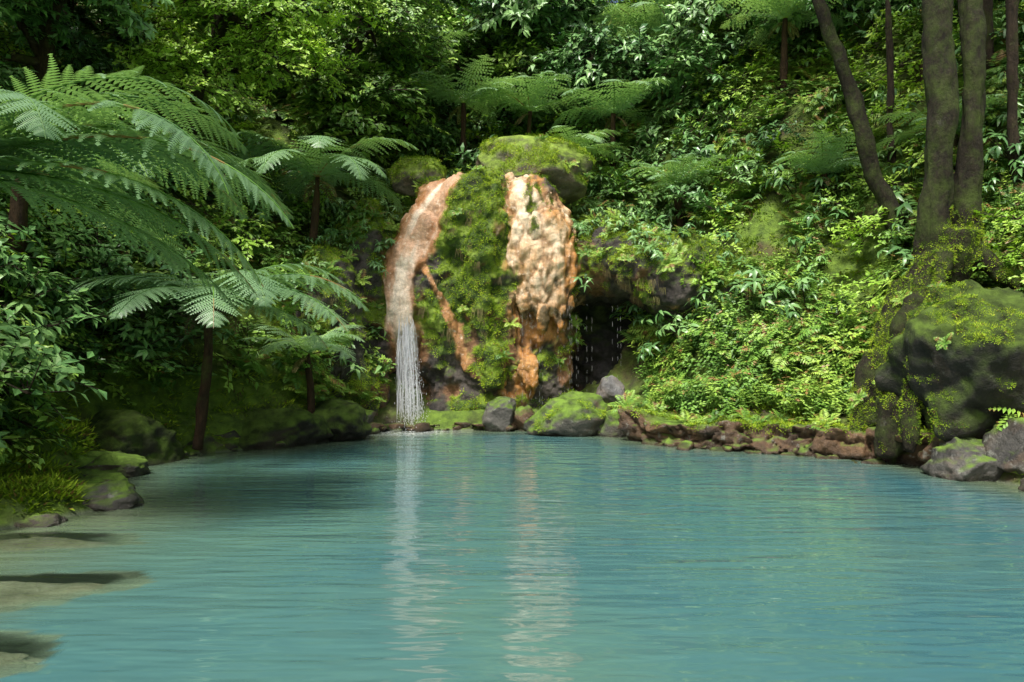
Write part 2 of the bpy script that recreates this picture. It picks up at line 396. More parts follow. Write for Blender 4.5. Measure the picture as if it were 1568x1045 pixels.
for v in range(3):
    b=B()
    for k in range(16):
        x=U(-.15,.15); y=U(-.08,.08); L=U(.1,.35); w=U(.003,.008); dx=U(-.06,.06)
        b.tri([(x-w,y,.03),(x+w,y,.03),(x+dx+w*.4,y-.02,-L),(x+dx-w*.4,y-.02,-L)],0)
    pr.append((f'strand_{v}',b.mesh(f'strand_{v}',[M_dry],False)))
C_dry=proto_collection('hanging_roots',pr)
pr=[]
for v in range(3):
    b=B()
    for k in range(30):
        a=U(0,6.28); x=U(-.12,.12); b.leaf((x,U(-.1,.1),0),(math.cos(a)*.6,math.sin(a)*.6,U(.1,.6)),(0,0,1),U(.15,.35),.01,U(.9,1.8),3,0)
    pr.append((f'grass_{v}',b.mesh(f'grass_{v}',[M_lime],False)))
C_grass=proto_collection('grass_tufts',pr)
def gn_scatter(name,P,rot,scl,coll,nv,parent=None,realize=True):
    P=np.asarray(P,float); me=bpy.data.meshes.new(name); me.vertices.add(len(P)); me.vertices.foreach_set('co',P.astype(np.float32).ravel())
    a=me.attributes.new('rot','FLOAT_VECTOR','POINT'); a.data.foreach_set('vector',np.asarray(rot,np.float32).ravel())
    a=me.attributes.new('scl','FLOAT','POINT'); a.data.foreach_set('value',np.asarray(scl,np.float32))
    set_f(me,'rnd',rng.random(len(P))); set_f(me,'rz',np.ones(len(P)) if realize else np.zeros(len(P)))
    a=me.attributes.new('idx','INT','POINT'); a.data.foreach_set('value',rng.integers(0,nv,len(P)).astype(np.int32))
    o=add_obj(name,me,parent)
    g=bpy.data.node_groups.new(name+'_scatter','GeometryNodeTree')
    g.interface.new_socket('Geometry',in_out='INPUT',socket_type='NodeSocketGeometry'); g.interface.new_socket('Geometry',in_out='OUTPUT',socket_type='NodeSocketGeometry')
    N=g.nodes; gi=N.new('NodeGroupInput'); go=N.new('NodeGroupOutput'); ci=N.new('GeometryNodeCollectionInfo'); ip=N.new('GeometryNodeInstanceOnPoints')
    ci.inputs['Collection'].default_value=coll; ci.inputs['Separate Children'].default_value=True; ci.inputs['Reset Children'].default_value=True
    def na(n,t_):
        x=N.new('GeometryNodeInputNamedAttribute'); x.data_type=t_; x.inputs['Name'].default_value=n; return x.outputs['Attribute']
    L=g.links.new
    L(gi.outputs[0],ip.inputs['Points']); L(ci.outputs[0],ip.inputs['Instance']); ip.inputs['Pick Instance'].default_value=True
    L(na('idx','INT'),ip.inputs['Instance Index']); L(na('rot','FLOAT_VECTOR'),ip.inputs['Rotation']); L(na('scl','FLOAT'),ip.inputs['Scale'])
    if realize:
        rl=N.new('GeometryNodeRealizeInstances'); L(ip.outputs[0],rl.inputs[0]); L(rl.outputs[0],go.inputs[0])
    else: L(ip.outputs[0],go.inputs[0])
    m=o.modifiers.new('scatter','NODES'); m.node_group=g
    return o
def eul(nv):
    nv=nv/np.linalg.norm(nv,axis=1,keepdims=True); n=len(nv)
    th=np.arccos(np.clip(nv[:,2],-1,1)); ph=np.arctan2(nv[:,1],nv[:,0]); sp=rng.uniform(0,6.28,n)
    def Rz(a):
        m=np.zeros((n,3,3)); m[:,0,0]=np.cos(a);m[:,0,1]=-np.sin(a);m[:,1,0]=np.sin(a);m[:,1,1]=np.cos(a);m[:,2,2]=1; return m
    my=np.zeros((n,3,3)); my[:,0,0]=np.cos(th);my[:,0,2]=np.sin(th);my[:,2,0]=-np.sin(th);my[:,2,2]=np.cos(th);my[:,1,1]=1
    M=Rz(ph)@my@Rz(sp-ph)
    return np.c_[np.arctan2(M[:,2,1],M[:,2,2]),np.arcsin(np.clip(-M[:,2,0],-1,1)),np.arctan2(M[:,1,0],M[:,0,0])]
B_big=boulder('mossy_boulder',(.45,15.2,5.5),(1.45,.95,.85),M_moss_rock,1,0,.14,7)
B_sm=boulder('mossy_boulder',(-2.0,15.0,5.3),(.7,.5,.5),M_moss_rock,2)
B_rt=boulder('large_boulder',(6.3,9.05,1.15),(1.35,1.1,1.5),M_rockd,4,.3,.22,11,6)
B_c=boulder('boulder',(1.1,12.75,.25),(.85,.55,.55),M_rockm,5,.2,.16)
boulder('boulder',(1.95,12.5,.12),(.5,.35,.35),M_rockm,15,.2)
boulder('grey_boulder',(1.95,13.3,.72),(.32,.3,.34),M_rockg,6)
boulder('boulder',(-.25,13.25,.25),(.38,.3,.4),M_rock,7)
boulder('stone',(.25,13.3,.2),(.28,.22,.3),M_brick,8)
boulder('boulder',(-3.1,12.0,.25),(.6,.6,.5),M_rockd,9,.5,.2)
boulder('boulder',(-3.9,11.15,.15),(.95,.5,.5),M_rockd,10,.2,.2)
boulder('boulder',(-5.4,9.35,.2),(.85,.6,.45),M_rockd,11,.1,.2)
boulder('boulder',(-4.95,8.35,.08),(.5,.35,.22),M_rockm,12,.5,.2)
boulder('boulder',(-6.2,8.6,.3),(.8,.7,.55),M_rockd,22,.5,.2)
boulder('boulder',(5.55,8.35,.12),(.42,.45,.42),M_rock,13,.4,.2)
boulder('boulder',(6.15,7.9,.3),(.6,.5,.62),M_rock,14,1.,.2)
boulder('boulder',(6.0,7.3,.0),(.45,.5,.35),M_rock,16,2.,.2)
boulder('boulder',(-3.95,6.75,.02),(.36,.25,.2),M_rock,17,.3,.2)
boulder('stone',(-4.55,7.5,.04),(.34,.22,.13),M_rockm,18,.3,.2)
boulder('flat_rock',(-5.0,7.1,.03),(.95,.42,.16),M_moss_rock,19,.1,.2)
boulder('flat_rock',(-4.55,6.3,-.02),(.45,.25,.12),M_rock,20,.3,.2)
boulder('stone',(-4.1,6.0,-.03),(.2,.15,.1),M_rock,27,.3,.2)
def stones(name,pts,mat,seed):
    Vs=[];Fs=[];off=0; rg=np.random.default_rng(seed)
    bm=bmesh.new(); bmesh.ops.create_icosphere(bm,subdivisions=3,radius=1); me=bpy.data.meshes.new('t'); bm.to_mesh(me); bm.free()
    V0=co(me); F0=np.array([p.vertices[:] for p in me.polygons])
    for (x,y,z,s) in pts:
        V=V0*(1+.2*fbm(V0+rg.uniform(0,99),1.2,2,seed))[:,None]
        for k in range(10):
            n=rg.normal(size=3); n/=np.linalg.norm(n); q=V@n; V=V-np.maximum(q-rg.uniform(.45,.8),0)[:,None]*n*.97
        V=V*(1+.08*fbm(V*1.,4,3,seed))[:,None]
        a=rg.uniform(0,6.28); V=V*np.array([s*rg.uniform(.8,1.8),s*rg.uniform(.7,1.1),s*rg.uniform(.45,.85)])
        V=np.c_[V[:,0]*math.cos(a)-V[:,1]*math.sin(a),V[:,0]*math.sin(a)+V[:,1]*math.cos(a),V[:,2]]+np.array([x,y,z])
        Vs.append(V);Fs.append(F0+off);off+=len(V)
    add_obj(name,mesh_from(name,np.vstack(Vs),np.vstack(Fs),[mat]))
def resamp(poly,n):
    poly=np.array(poly,float); seg=np.linalg.norm(np.diff(poly,axis=0),axis=1); cs=np.r_[0,np.cumsum(seg)]; s=np.linspace(0,cs[-1],n)
    return np.array([np.interp(s,cs,poly[:,k]) for k in range(poly.shape[1])]).T
def along(poly,n,jit,z0,z1,s0,s1):
    P=resamp(poly,400); out=[]
    for k in range(n):
        p=P[random.randrange(400)]; out.append((p[0]+U(-jit,jit),p[1]+U(-jit,jit),U(z0,z1),s0+(s1-s0)*random.random()**2.5))
    return out
def ledge(name,poly,H,mat,seed,back=.9,off0=.12,zn=.16):
    n=int(np.linalg.norm(np.diff(np.array(poly,float),axis=0),axis=1).sum()/.025); P=resamp(poly,n)
    for _ in range(60): P[1:-1]=(P[:-2]+2*P[1:-1]+P[2:])/4
    T=np.gradient(P,axis=0); T/=np.linalg.norm(T,axis=1,keepdims=True); Nn=np.c_[T[:,1],-T[:,0]]
    nf=24; prof=[(off0,-.35+j*(.35+H)/(nf-1)) for j in range(nf)]+[(off0-back*j/12,H+.02*j/10) for j in range(1,13)]
    V=np.vstack([np.c_[P+Nn*o_,np.full(n,z)] for (o_,z) in prof]); m=len(prof)
    S=np.tile(np.arange(n)*.025,m); N2=np.tile(Nn,(m,1)); W=np.c_[V[:,0],V[:,1],V[:,2]]
    F=rng.uniform(0,1,(int(S.max()*10),3))*np.array([S.max(),H+.45,1])-np.array([0,.38,0]); q2=np.c_[S,V[:,2]]; q2=q2+np.c_[fbm(W,4,3,1),fbm(W,4,3,2)]*.06
    w=F[:,2]*.2; d2=np.full((len(V),2),9.); id_=np.zeros(len(V),int)
    for j,(fs,fz,_) in enumerate(F):
        dd=np.hypot((q2[:,0]-fs)*.6,(q2[:,1]-fz)*1.3)+w[j]*.3
        c1=dd<d2[:,0]; d2[:,1]=np.where(c1,d2[:,0],np.minimum(d2[:,1],dd)); d2[:,0]=np.where(c1,dd,d2[:,0]); id_=np.where(c1,j,id_)
    crack=sstep(.05,.0,d2[:,1]-d2[:,0]); cell=F[id_,2]*2-1
    off=.13*cell-.10*crack+.09*fbm(W,4,5,seed)+.16*fbm(np.c_[S,S*0,S*0],.8,3,seed)
    V[:,:2]+=N2*(off*np.where(np.arange(len(V))//n<nf,1,.6))[:,None]
    V[:,2]+=(zn*fbm(np.c_[S*2,V[:,0],V[:,1]],.7,4,seed+3)+.05*cell-.03*crack)*sstep(0,H,V[:,2])
    i=np.arange((m-1)*(n-1)); r=i//(n-1); c=i%(n-1); b0=r*n+c
    me=mesh_from(name,V,np.c_[b0,b0+1,b0+n+1,b0+n],[mat]); return add_obj(name,me)
L1=ledge('rock_ledge',[(2.2,11.9),(2.5,11.35),(2.95,11.0),(4.2,10.5),(5.25,9.75),(5.5,9.0),(5.5,8.4)],.42,M_brick,3,.95,.34)
ledge('left_bank_ledge',[(-4.9,7.7),(-5.2,8.6),(-5.15,9.2),(-4.7,10.2),(-3.7,10.8),(-3.0,11.9),(-2.6,13.0)],.24,M_rockm,8,.8,.1,.25)
stones('ledge_stones',along([(2.3,11.4),(2.8,10.7),(4.1,10.1),(5.1,9.3),(5.3,8.6)],24,.1,-.07,.03,.05,.2),M_brick,3)
stones('shore_stones',along([(-4.8,7.4),(-5.25,9.1),(-4.75,10.25),(-3.6,10.95),(-2.9,12.05),(-2.5,13.2)],40,.2,-.05,.06,.05,.22),M_rockm,4)
stones('shingle',along([(-2.9,13.1),(-1.,13.45),(.3,13.4),(1.2,13.3),(2.6,13.1)],160,.25,-.02,.12,.04,.2),M_brick,5)
# ------------------------------------------------------------------ cliff
BL=[]
def bl(x,y,z,a,b_,c): BL.append((x,y,z,a,b_,c))
bl(-.75,14.3,4.1,.85,.8,1.2); bl(-.8,14.3,4.6,.75,.75,.75); bl(-.6,14.2,2.9,.8,.7,1.2); bl(-.55,14.3,1.6,.95,.65,1.3); bl(-.6,14.2,.3,1.3,.55,.7)
bl(-.7,13.8,3.7,.42,.42,.85); bl(-.5,13.8,2.3,.38,.38,.7); bl(-.45,13.75,1.3,.42,.35,.6); bl(-.9,13.95,4.4,.45,.4,.5)
bl(.3,14.45,4.45,.75,.8,.75); bl(.6,14.2,3.9,.68,.7,.9); bl(.75,14.1,3.3,.62,.6,.9); bl(.25,13.95,3.6,.38,.45,1.1); bl(1.0,14.0,3.1,.36,.45,.85); bl(.6,13.9,3.2,.38,.45,1.0)
for (x,zb,r) in [(.1,2.5,.12),(.28,2.15,.13),(.45,2.35,.11),(.6,1.9,.13),(.78,2.25,.11),(.94,1.85,.11),(1.1,2.2,.12),(1.24,2.5,.1)]:
    bl(x,13.78+U(-.1,.1),zb+.7,r,r*1.3,.72)
for k in range(38):
    z=U(2.7,4.85); xm=.25+(5.1-z)*.2; x=xm+U(-.65,.65)*(.6 if z>4.5 else 1); bl(x,13.72+.28*abs(x-xm)+max(0,z-3.8)*.38,z,U(.08,.17),U(.12,.24),U(.14,.42))
bl(.3,13.95,1.2,.32,.3,.3); bl(.4,13.8,.95,.2,.2,.2); bl(.5,14.35,1.4,.8,.4,1.4)
bl(-1.55,14.65,4.5,.6,.7,.75); bl(-1.85,14.5,3.9,.62,.7,.8); bl(-2.05,14.35,3.3,.66,.62,.8); bl(-2.2,14.2,2.6,.6,.6,.9); bl(-1.6,14.1,2.5,.5,.5,.9); bl(-2.15,13.95,2.3,.34,.36,.6)
bl(-1.4,14.2,3.5,.5,.5,.8); bl(-2.75,14.45,3.0,.5,.6,.9); bl(-2.6,14.3,2.0,.5,.55,.9)
bl(-1.62,13.8,2.75,.3,.3,.5); bl(-1.45,13.9,2.1,.34,.32,.5); bl(-1.25,14.0,3.1,.35,.35,.6); bl(-1.15,13.85,4.0,.3,.35,.6)
bl(-1.3,14.3,1.5,.65,.55,1.2); bl(-2.1,14.7,1.,.8,.4,1.3)
bl(-1,16.5,2.4,4.,1.3,3.); bl(1.6,15.6,3.4,1.6,1.2,1.2); bl(2.3,14.5,3.4,1.1,1.2,.85); bl(3.3,13.7,3.0,1.1,1.1,.8); bl(2.6,13.75,3.25,.9,.95,.6); bl(2.6,15.2,1.2,1.8,.4,1.9)
bl(4.4,13.1,1.6,.9,1.,1.6); bl(1.55,14.5,3.2,.5,.7,.7)
bl(-3.1,14.6,2.6,.85,.9,2.2); bl(-3.6,13.4,1.9,.8,.9,1.7); bl(-3.0,13.6,.8,.6,.6,.8)
def remeshed(src,vox):
    o=add_obj('tmp',src); md=o.modifiers.new('r','REMESH'); md.mode='VOXEL'; md.voxel_size=vox
    dg=bpy.context.evaluated_depsgraph_get(); me=bpy.data.meshes.new_from_object(o.evaluated_get(dg)); bpy.data.objects.remove(o); return me
bm=bmesh.new()
for (x,y,z,a,b_,c) in BL:
    bmesh.ops.create_icosphere(bm,subdivisions=3,radius=1,matrix=Matrix.Translation((x,y,z))@Matrix.Diagonal((a,b_,c,1)))
me=bpy.data.meshes.new('t'); bm.to_mesh(me); bm.free()
me=remeshed(me,.034); me.name='waterfall_cliff'
def smooth_mesh(me,it):
    ed=np.empty(len(me.edges)*2,np.int32); me.edges.foreach_get('vertices',ed); ed=ed.reshape(-1,2); V=co(me); n=len(V)
    deg=np.bincount(ed.ravel(),minlength=n)[:,None]
    for _ in range(it):
        S=np.zeros_like(V)
        for k in range(3): S[:,k]=np.bincount(ed[:,0],V[ed[:,1],k],n)+np.bincount(ed[:,1],V[ed[:,0],k],n)
        V=V*.4+.6*S/deg
    setco(me,V)
smooth_mesh(me,4)
def trunk_mesh(name,paths,mat,n=14,wig=.12,vox=0):
    b=B()
    for pts,r0,r1 in paths:
        pts=np.array(pts,float); m=max(12,int(np.linalg.norm(np.diff(pts,axis=0),axis=1).sum()*9)); t0=np.linspace(0,len(pts)-1,m)
        P=np.array([np.interp(t0,np.arange(len(pts)),pts[:,k]) for k in range(3)]).T
        for _ in range(5): P[1:-1]=(P[:-2]+2*P[1:-1]+P[2:])/4
        P[:,:2]+=wig*r0*np.c_[fbm(P,1.5,2,3),fbm(P,1.5,2,8)]
        k0=len(b.V); b.tube(P,[(r0+(r1-r0)*k/(m-1)) for k in range(m)],n)
        b.F.append(tuple(range(k0,k0+n))[::-1]); b.M.append(0); b.F.append(tuple(range(len(b.V)-n,len(b.V)))); b.M.append(0)
    me=b.mesh(name,[mat],True,0)
    if vox:
        me=remeshed(me,vox); me.name=name; smooth_mesh(me,3); me.materials.clear(); me.materials.append(mat); me.polygons.foreach_set('use_smooth',[True]*len(me.polygons))
        V=co(me); N=nrm(me); V+=N*(fbm(V*np.array([1,1,.35]),4,5,4)*.05+fbm(V,1.6,3,9)*.06*(V[:,2]<3))[:,None]; setco(me,V); return me
    V=co(me); N=nrm(me); V+=N*(fbm(V*np.array([1,1,.5]),5,4,4)*.035*min(1,paths[0][1]*8))[:,None]; setco(me,V); return me
paths=[([(6.25,10.0,1.6),(6.17,9.9,3.2),(6.2,9.85,5),(6.25,9.9,8),(6.35,10,11)],.24,.16),
 ([(6.45,10,1.6),(6.63,9.95,3.3),(6.74,9.9,5),(6.76,10,8),(6.9,10.2,11)],.19,.13),
 ([(6.4,10.2,2.0),(6.43,10.2,4),(6.48,10.2,6.5),(6.5,10.5,10)],.13,.10)]
for (pp,r0) in [([(6.2,9.9,3.1),(5.95,9.75,2.55),(5.5,9.5,1.8),(5.15,9.3,1.0),(5.05,9.2,.1)],.2),([(6.25,9.95,3.0),(5.8,10.0,2.4),(5.3,9.95,1.5),(4.9,9.8,.2)],.2),([(6.6,9.8,3.0),(6.9,9.6,2.6),(7.3,9.3,2.2)],.14),([(6.2,9.8,3.0),(5.85,9.3,2.5),(5.45,9.0,1.8),(5.2,8.9,1.1),(5.1,8.8,.2)],.13),([(6.35,9.95,3.3),(6.3,10.1,2.),(6.2,10.2,.8)],.42),([(5.95,10.,2.4),(5.6,9.9,1.6),(5.35,9.8,.4)],.36),([(5.8,9.6,2.2),(5.45,9.35,1.3),(5.25,9.2,.2)],.28)]: paths.append((pp,r0,r0*.75))
TT=trunk_mesh('twin_trunk_tree',paths,M_barkm,16,.12,.04)
V=co(me)
def pl(V,poly):
    best=np.full(len(V),9.); side=np.zeros(len(V))
    for a,b in zip(poly[:-1],poly[1:]):
        a=np.array(a);b=np.array(b); e=(b-a)[:2]; t_=np.clip(((V[:,0]-a[0])*e[0]+(V[:,2]-a[1])*e[1])/(e@e),0,1)
        dx=V[:,0]-a[0]-t_*e[0]; d=np.hypot(dx,V[:,2]-a[1]-t_*e[1])/(a[2]+(b[2]-a[2])*t_)
        m=d<best; best=np.where(m,d,best); side=np.where(m,d*np.sign(dx),side)
    return best,side
FL=[(-1.25,5.15,.22),(-1.5,4.75,.34),(-1.85,4.2,.44),(-2.08,3.65,.42),(-2.22,3.25,.36),(-2.28,2.75,.3),(-2.2,2.2,.3),(-2.12,1.6,.28)]
FL2=[(-1.8,3.25,.08),(-1.55,2.85,.05),(-1.35,2.4,.06),(-1.1,1.95,.12),(-.95,1.3,.12)]
FR=[(.05,5.15,.25),(.3,4.7,.48),(.5,4.0,.66),(.65,3.3,.72),(.68,2.5,.68)]
FR2=[(.3,1.35,.22),(.25,1.0,.28),(.0,.7,.22)]
Pst=V*np.array([1,1,.22])
nz=fbm(V,3.,4,41)*.28+fbm(Pst,9.,3,43)*.26
d1,s1=pl(V,FL); d2,_=pl(V,FL2); d3,s3=pl(V,FR); d4,_=pl(V,FR2)
d2=d2+nz*2.; dl=np.minimum(d1+nz*.6,d2); dr=np.minimum(d3+nz*1.25,d4+nz*1.8)
frontm=(V[:,1]<15.0)
fl=sstep(1.3,.8,dl)*frontm; fr_=sstep(1.25,.8,dr)*frontm
flow=np.maximum(fl,fr_)
N=nrm(me)
ridge=1-np.abs(fbm(V*np.array([1,1,.35]),4.2,3,8))*2.2
lob=-np.clip(ridge,-1,1)
V=V+N*((fbm(V,.9,3,11)*.17+fbm(V,3.2,4,12)*.10+fbm(V,9,3,15)*.03)*(1-flow*.85)+fr_*(.03+.05*lob+.03*fbm(V,7,3,16))+fl*(.02+.03*fbm(np.c_[s1*2,V[:,2]*.6,0*s1],2,3,17)+.025*fbm(V,5,4,18)))[:,None]
setco(me,V); N=nrm(me)
mo=fbm(V,1.3,4,21)*.6+N[:,2]*.55+.22*sstep(0,5,V[:,2])+.6*np.exp(-((V[:,0]+.7)/.8)**2)+.06
mo=sstep(.1,.45,mo)
f1=fbm(V,4.,4,22)*.5+.5
rock=np.array([.025,.022,.02])+f1[:,None].clip(0,1)*np.array([.09,.075,.06])
f2=sstep(.1,.6,fbm(V,1.7,3,23)+.5*np.exp(-(np.minimum(dl,dr)-1).clip(0)*1.5)-.1); rock=rock*(1-f2[:,None]*.75)+f2[:,None]*.75*np.array([.26,.125,.05])
f3=sstep(-.2,.6,fbm(V,3.5,3,24)); moss=np.array([.05,.09,.012])*(1-f3[:,None])+f3[:,None]*np.array([.19,.28,.03])
C=rock*(1-mo[:,None])+moss*mo[:,None]
strk=fbm(np.c_[s1*2.2,V[:,2]*.5,0*s1],1.3,5,71)[:,None]
e=sstep(1.1,.3,dl+.3*fbm(Pst,6,3,61))[:,None]; cL=np.array([.40,.17,.055])*(1-e)+e*(np.array([.64,.40,.25])*(1+.15*strk))
wh=sstep(-.1,.8,strk*1.1+1.1*sstep(3.8,2.2,V[:,2])[:,None]+.05)*e*(d1<d2)[:,None]; cL=cL*(1-wh*.8)+wh*.8*np.array([.92,.82,.66])
br=(d2<d1)[:,None]; cL=np.where(br,np.array([.42,.21,.08])*(1+.4*strk),cL)
e=(sstep(1.1,.35,dr+.5*fbm(Pst,4,3,62))*sstep(2.0,3.1,V[:,2]))[:,None]; cR=np.array([.48,.22,.055])*(1-e)+e*np.array([.88,.72,.50])
oc=.5*sstep(.0,.6,fbm(V,2.2,3,91))[:,None]; cR=cR*(1-oc)+oc*np.array([.60,.33,.12])
cv=sstep(.45,.98,ridge)[:,None]; cR=cR*(1-cv*.75)+cv*.75*np.array([.28,.14,.05])
holes=sstep(.3,.52,fbm(V*np.array([1,1,.5]),2.6,5,33)); cR=cR*(1-holes[:,None]*.88)+holes[:,None]*.88*np.array([.06,.055,.022])
C=C*(1-fl[:,None])+cL*fl[:,None]; C=C*(1-fr_[:,None])+cR*fr_[:,None]
cave_shade=sstep(1.2,1.6,V[:,0])*sstep(2.9,2.4,V[:,2])*sstep(13.3,13.8,V[:,1]); C=C*(1-.85*cave_shade[:,None])  # shade of the recess under the overhang, painted into the cliff colour
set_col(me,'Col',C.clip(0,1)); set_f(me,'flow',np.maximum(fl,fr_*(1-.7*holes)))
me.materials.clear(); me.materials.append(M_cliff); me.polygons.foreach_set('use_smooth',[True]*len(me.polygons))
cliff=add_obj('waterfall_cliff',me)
sel=np.where((mo>.5)&(flow<.35)&(N[:,2]>-.25)&(V[:,2]>.2)&(V[:,1]<16.5)&(cave_shade<.3))[0]
k=rng.choice(sel,min(17000,len(sel)),False)
gn_scatter('cliff_moss',V[k],eul(N[k]+rng.normal(0,.2,(len(k),3))),rng.uniform(.5,1.2,len(k)),C_moss,3)
hs=np.where((fr_>.5)&(holes>.5)&(V[:,2]>3.2)&(N[:,1]<0))[0]
if len(hs)>50:
    k=rng.choice(hs,260,True); gn_scatter('flowstone_moss',V[k],eul(N[k]+rng.normal(0,.2,(len(k),3))),rng.uniform(.4,.8,len(k)),C_moss,3)
sel2=sel[(N[sel,2]>.05)]; k=rng.choice(sel2,460,False)
k=k[(np.abs(V[k,0]+.75)>.85)|(rng.random(len(k))<.14)]
gn_scatter('cliff_ferns',V[k],eul(N[k]*.6+np.array([0,-.2,.6])+rng.normal(0,.2,(len(k),3))),rng.uniform(.25,.75,len(k)),C_fern,4)
k=rng.choice(sel2,260,False); k=k[(V[k,0]>1.1)|(V[k,0]<-2.6)]
gn_scatter('cliff_shrubs',V[k],eul(N[k]*.6+np.array([0,-.2,.6])),rng.uniform(.4,.9,len(k)),C_broad,5)
sel3=np.where((N[:,2]<-.1)&(N[:,2]>-.8)&(V[:,2]>1.5)&(flow<.2)&(V[:,1]<15.3))[0]; k=rng.choice(sel3,120,False)
gn_scatter('hanging_roots',V[k],np.c_[np.zeros(len(k)),np.zeros(len(k)),rng.uniform(-.6,.6,len(k))],rng.uniform(.25,.8,len(k)),C_dry,3)
def moss_on(o,n,name,zmin=.1,fern=0,sc=(.5,1.1),th=-.05):
    me=o.data; V=co(me); N=nrm(me); loc=np.array(o.location); s=np.where(N[:,2]>zmin)[0]; k=rng.choice(s,n,True)
    nn=fbm(V[k]+loc,1.8,3,5); k=k[nn>th]
    gn_scatter(name,V[k]+rng.normal(0,.015,(len(k),3)),eul(N[k]+rng.normal(0,.2,(len(k),3))),rng.uniform(*sc,len(k)),C_moss,3,o)
    if fern:
        k=rng.choice(s,fern,True); gn_scatter(name+'_fern',V[k],eul(N[k]+np.array([0,0,.6])),rng.uniform(.25,.5,len(k)),C_fern,4,o)
moss_on(B_big,3800,'moss_cap',.1,10); moss_on(B_sm,1000,'moss_cap',.1,4); moss_on(B_rt,4500,'moss_cap',-.1,6,(.3,.7),-.02); moss_on(B_c,700,'moss_cap',.5)
V=co(L1.data); N=nrm(L1.data); s_=np.where((V[:,2]>.3)&(N[:,2]>.2)&(fbm(V,1.5,3,3)>.0))[0]; k=rng.choice(s_,1300,True)
gn_scatter('ledge_moss',V[k],eul(N[k]+rng.normal(0,.3,(len(k),3))),rng.uniform(.5,1.1,len(k)),C_moss,3)
k=rng.choice(s_,50,True); gn_scatter('ledge_ferns',V[k]+np.array([.05,.2,0]),eul(N[k]+np.array([-.1,-.3,.6])),rng.uniform(.3,.65,len(k)),C_fern,4)
# ------------------------------------------------------------------ falling water
def water_strands(name,strs,par=None):
    b=B(); al=[]
    for pts,rad,a in strs:
        n0=len(b.V); b.tube(pts,rad,4); al+= [a]*(len(b.V)-n0)
    me=b.mesh(name,[M_fall],True,0); set_f(me,'alpha',al); return add_obj(name,me,par)
S=[]
for k in range(330):
    gr=random.choice([-.15,-.07,-.02,.05,.13]); x0=-2.1+gr*.8+rng.normal(0,.04); z0=U(1.75,2.3); y0=13.58+U(-.05,.06); dx=.10+gr*.6+rng.normal(0,.04); vy=U(.08,.25); w=U(.0015,.007)
    n=14; t0=U(0,.8)**1.3 if k%3 else 0; t1=min(1,t0+U(.12,.6)); ph=U(0,6)
    pts=[]
    for j in range(n+1):
        t_=t0+(t1-t0)*j/n; pts.append((x0+dx*t_+.012*math.sin(13*t_+ph)*t_+.004*math.sin(40*t_+ph),y0-vy*t_,z0*(1-t_*t_*.6-.4*t_)))
    S.append((pts,[max(.0006,w*math.sin(math.pi*(j+.3)/(n+.6))) for j in range(n+1)],U(.3,.95)))
for k in range(1500):
    s=U(.002,.007); t_=random.random()**.6; p=np.array([-2.05+.1*t_+rng.normal(0,.05+.1*t_),13.55-.1*t_+rng.normal(0,.06),1.95*(1-t_)+.02]); S.append(([p-(0,0,s*4),p,p+(0,0,s*3)],[.0008,s,.0008],.8))
for k in range(500):
    s=U(.003,.01); a=U(0,6.28); r=abs(rng.normal(0,.24)); p=np.array([-1.95+math.cos(a)*r,13.3+math.sin(a)*r*.7,abs(rng.normal(0,.1))]); S.append(([p-(0,0,s),p,p+(0,0,s)],[.0008,s,.0008],.9))
water_strands('waterfall',S)
S=[]
for k in range(26):
    x0=U(.2,1.35) if k%5 else U(1.3,2.2); z=U(2.0,2.5); y=13.66+U(-.08,.1)
    while z>0.1:
        L=U(.03,.12); s=U(.0008,.0024); S.append(([(x0,y,z),(x0+U(-.01,.01),y,z-L/2),(x0,y,z-L)],[.001,s,.001],.6)); z-=L+U(.04,.3)
water_strands('dripping_water',S)
# ------------------------------------------------------------------ trees
def crown(name,parent,blobs,coll,nv,dens,scale=(.8,1.4)):
    Ps=[];Ns=[]
    for (x,y,z,r) in blobs:
        n=int(dens*r*r); v=rng.normal(size=(n,3)); v/=np.linalg.norm(v,axis=1,keepdims=True); v[:,2]=np.where(v[:,2]<-.3,-v[:,2],v[:,2]); v[:,1]=np.where((v[:,1]>.3)&(rng.random(n)<.7),-v[:,1],v[:,1])
        rr=r*rng.uniform(.6,1.05,n)*(1+.3*fbm(v+x,2,2,2)); P=np.array([x,y,z])+v*rr[:,None]*np.array([1,1,.75]); Ps.append(P); Ns.append(v*.5+np.array([0,-.15,.7])+rng.normal(0,.3,(n,3)))
    P=np.vstack(Ps);N_=np.vstack(Ns)
    return gn_scatter(name,P,eul(N_),rng.uniform(*scale,len(P)),coll,nv,parent)
def hz(x,y): return float(height(np.array([x]),np.array([y]))[0])
rt=add_obj('twin_trunk_tree',TT)
V=co(rt.data); N=nrm(rt.data); s_=np.where((V[:,2]<3.6)&(N[:,2]>-.3)&(fbm(V,1.5,3,3)>-.2))[0]; k=rng.choice(s_,3200,True)
gn_scatter('root_moss',V[k],eul(N[k]+rng.normal(0,.3,(len(k),3))),rng.uniform(.4,.85,len(k)),C_moss,3,rt)
k=rng.choice(s_,22,True); gn_scatter('root_ferns',V[k],eul(N[k]+np.array([0,-.3,.6])),rng.uniform(.3,.55,len(k)),C_fern,4,rt)
crown('crown',rt,[(6.2,10.2,11,2.0),(7.6,10.6,11.6,1.8)],C_tree,4,20)
def simple_tree(name,pts,r0,r1,blobs,coll=None,dens=70,mat=M_bark):
    pts=[tuple(p) for p in pts]; paths=[(pts,r0,r1)]; top=np.array(pts[-1])
    for bl_ in blobs: paths.append(([tuple(top*.6+np.array(pts[-2])*.4),tuple((top+np.array(bl_[:3]))/2+np.array([0,0,.1])),bl_[:3]],r1*.8,.015))
    o=add_obj(name,trunk_mesh(name,paths,mat,10,.3))
    if blobs: crown('crown',o,blobs,coll or C_tree,4,dens)
    return o
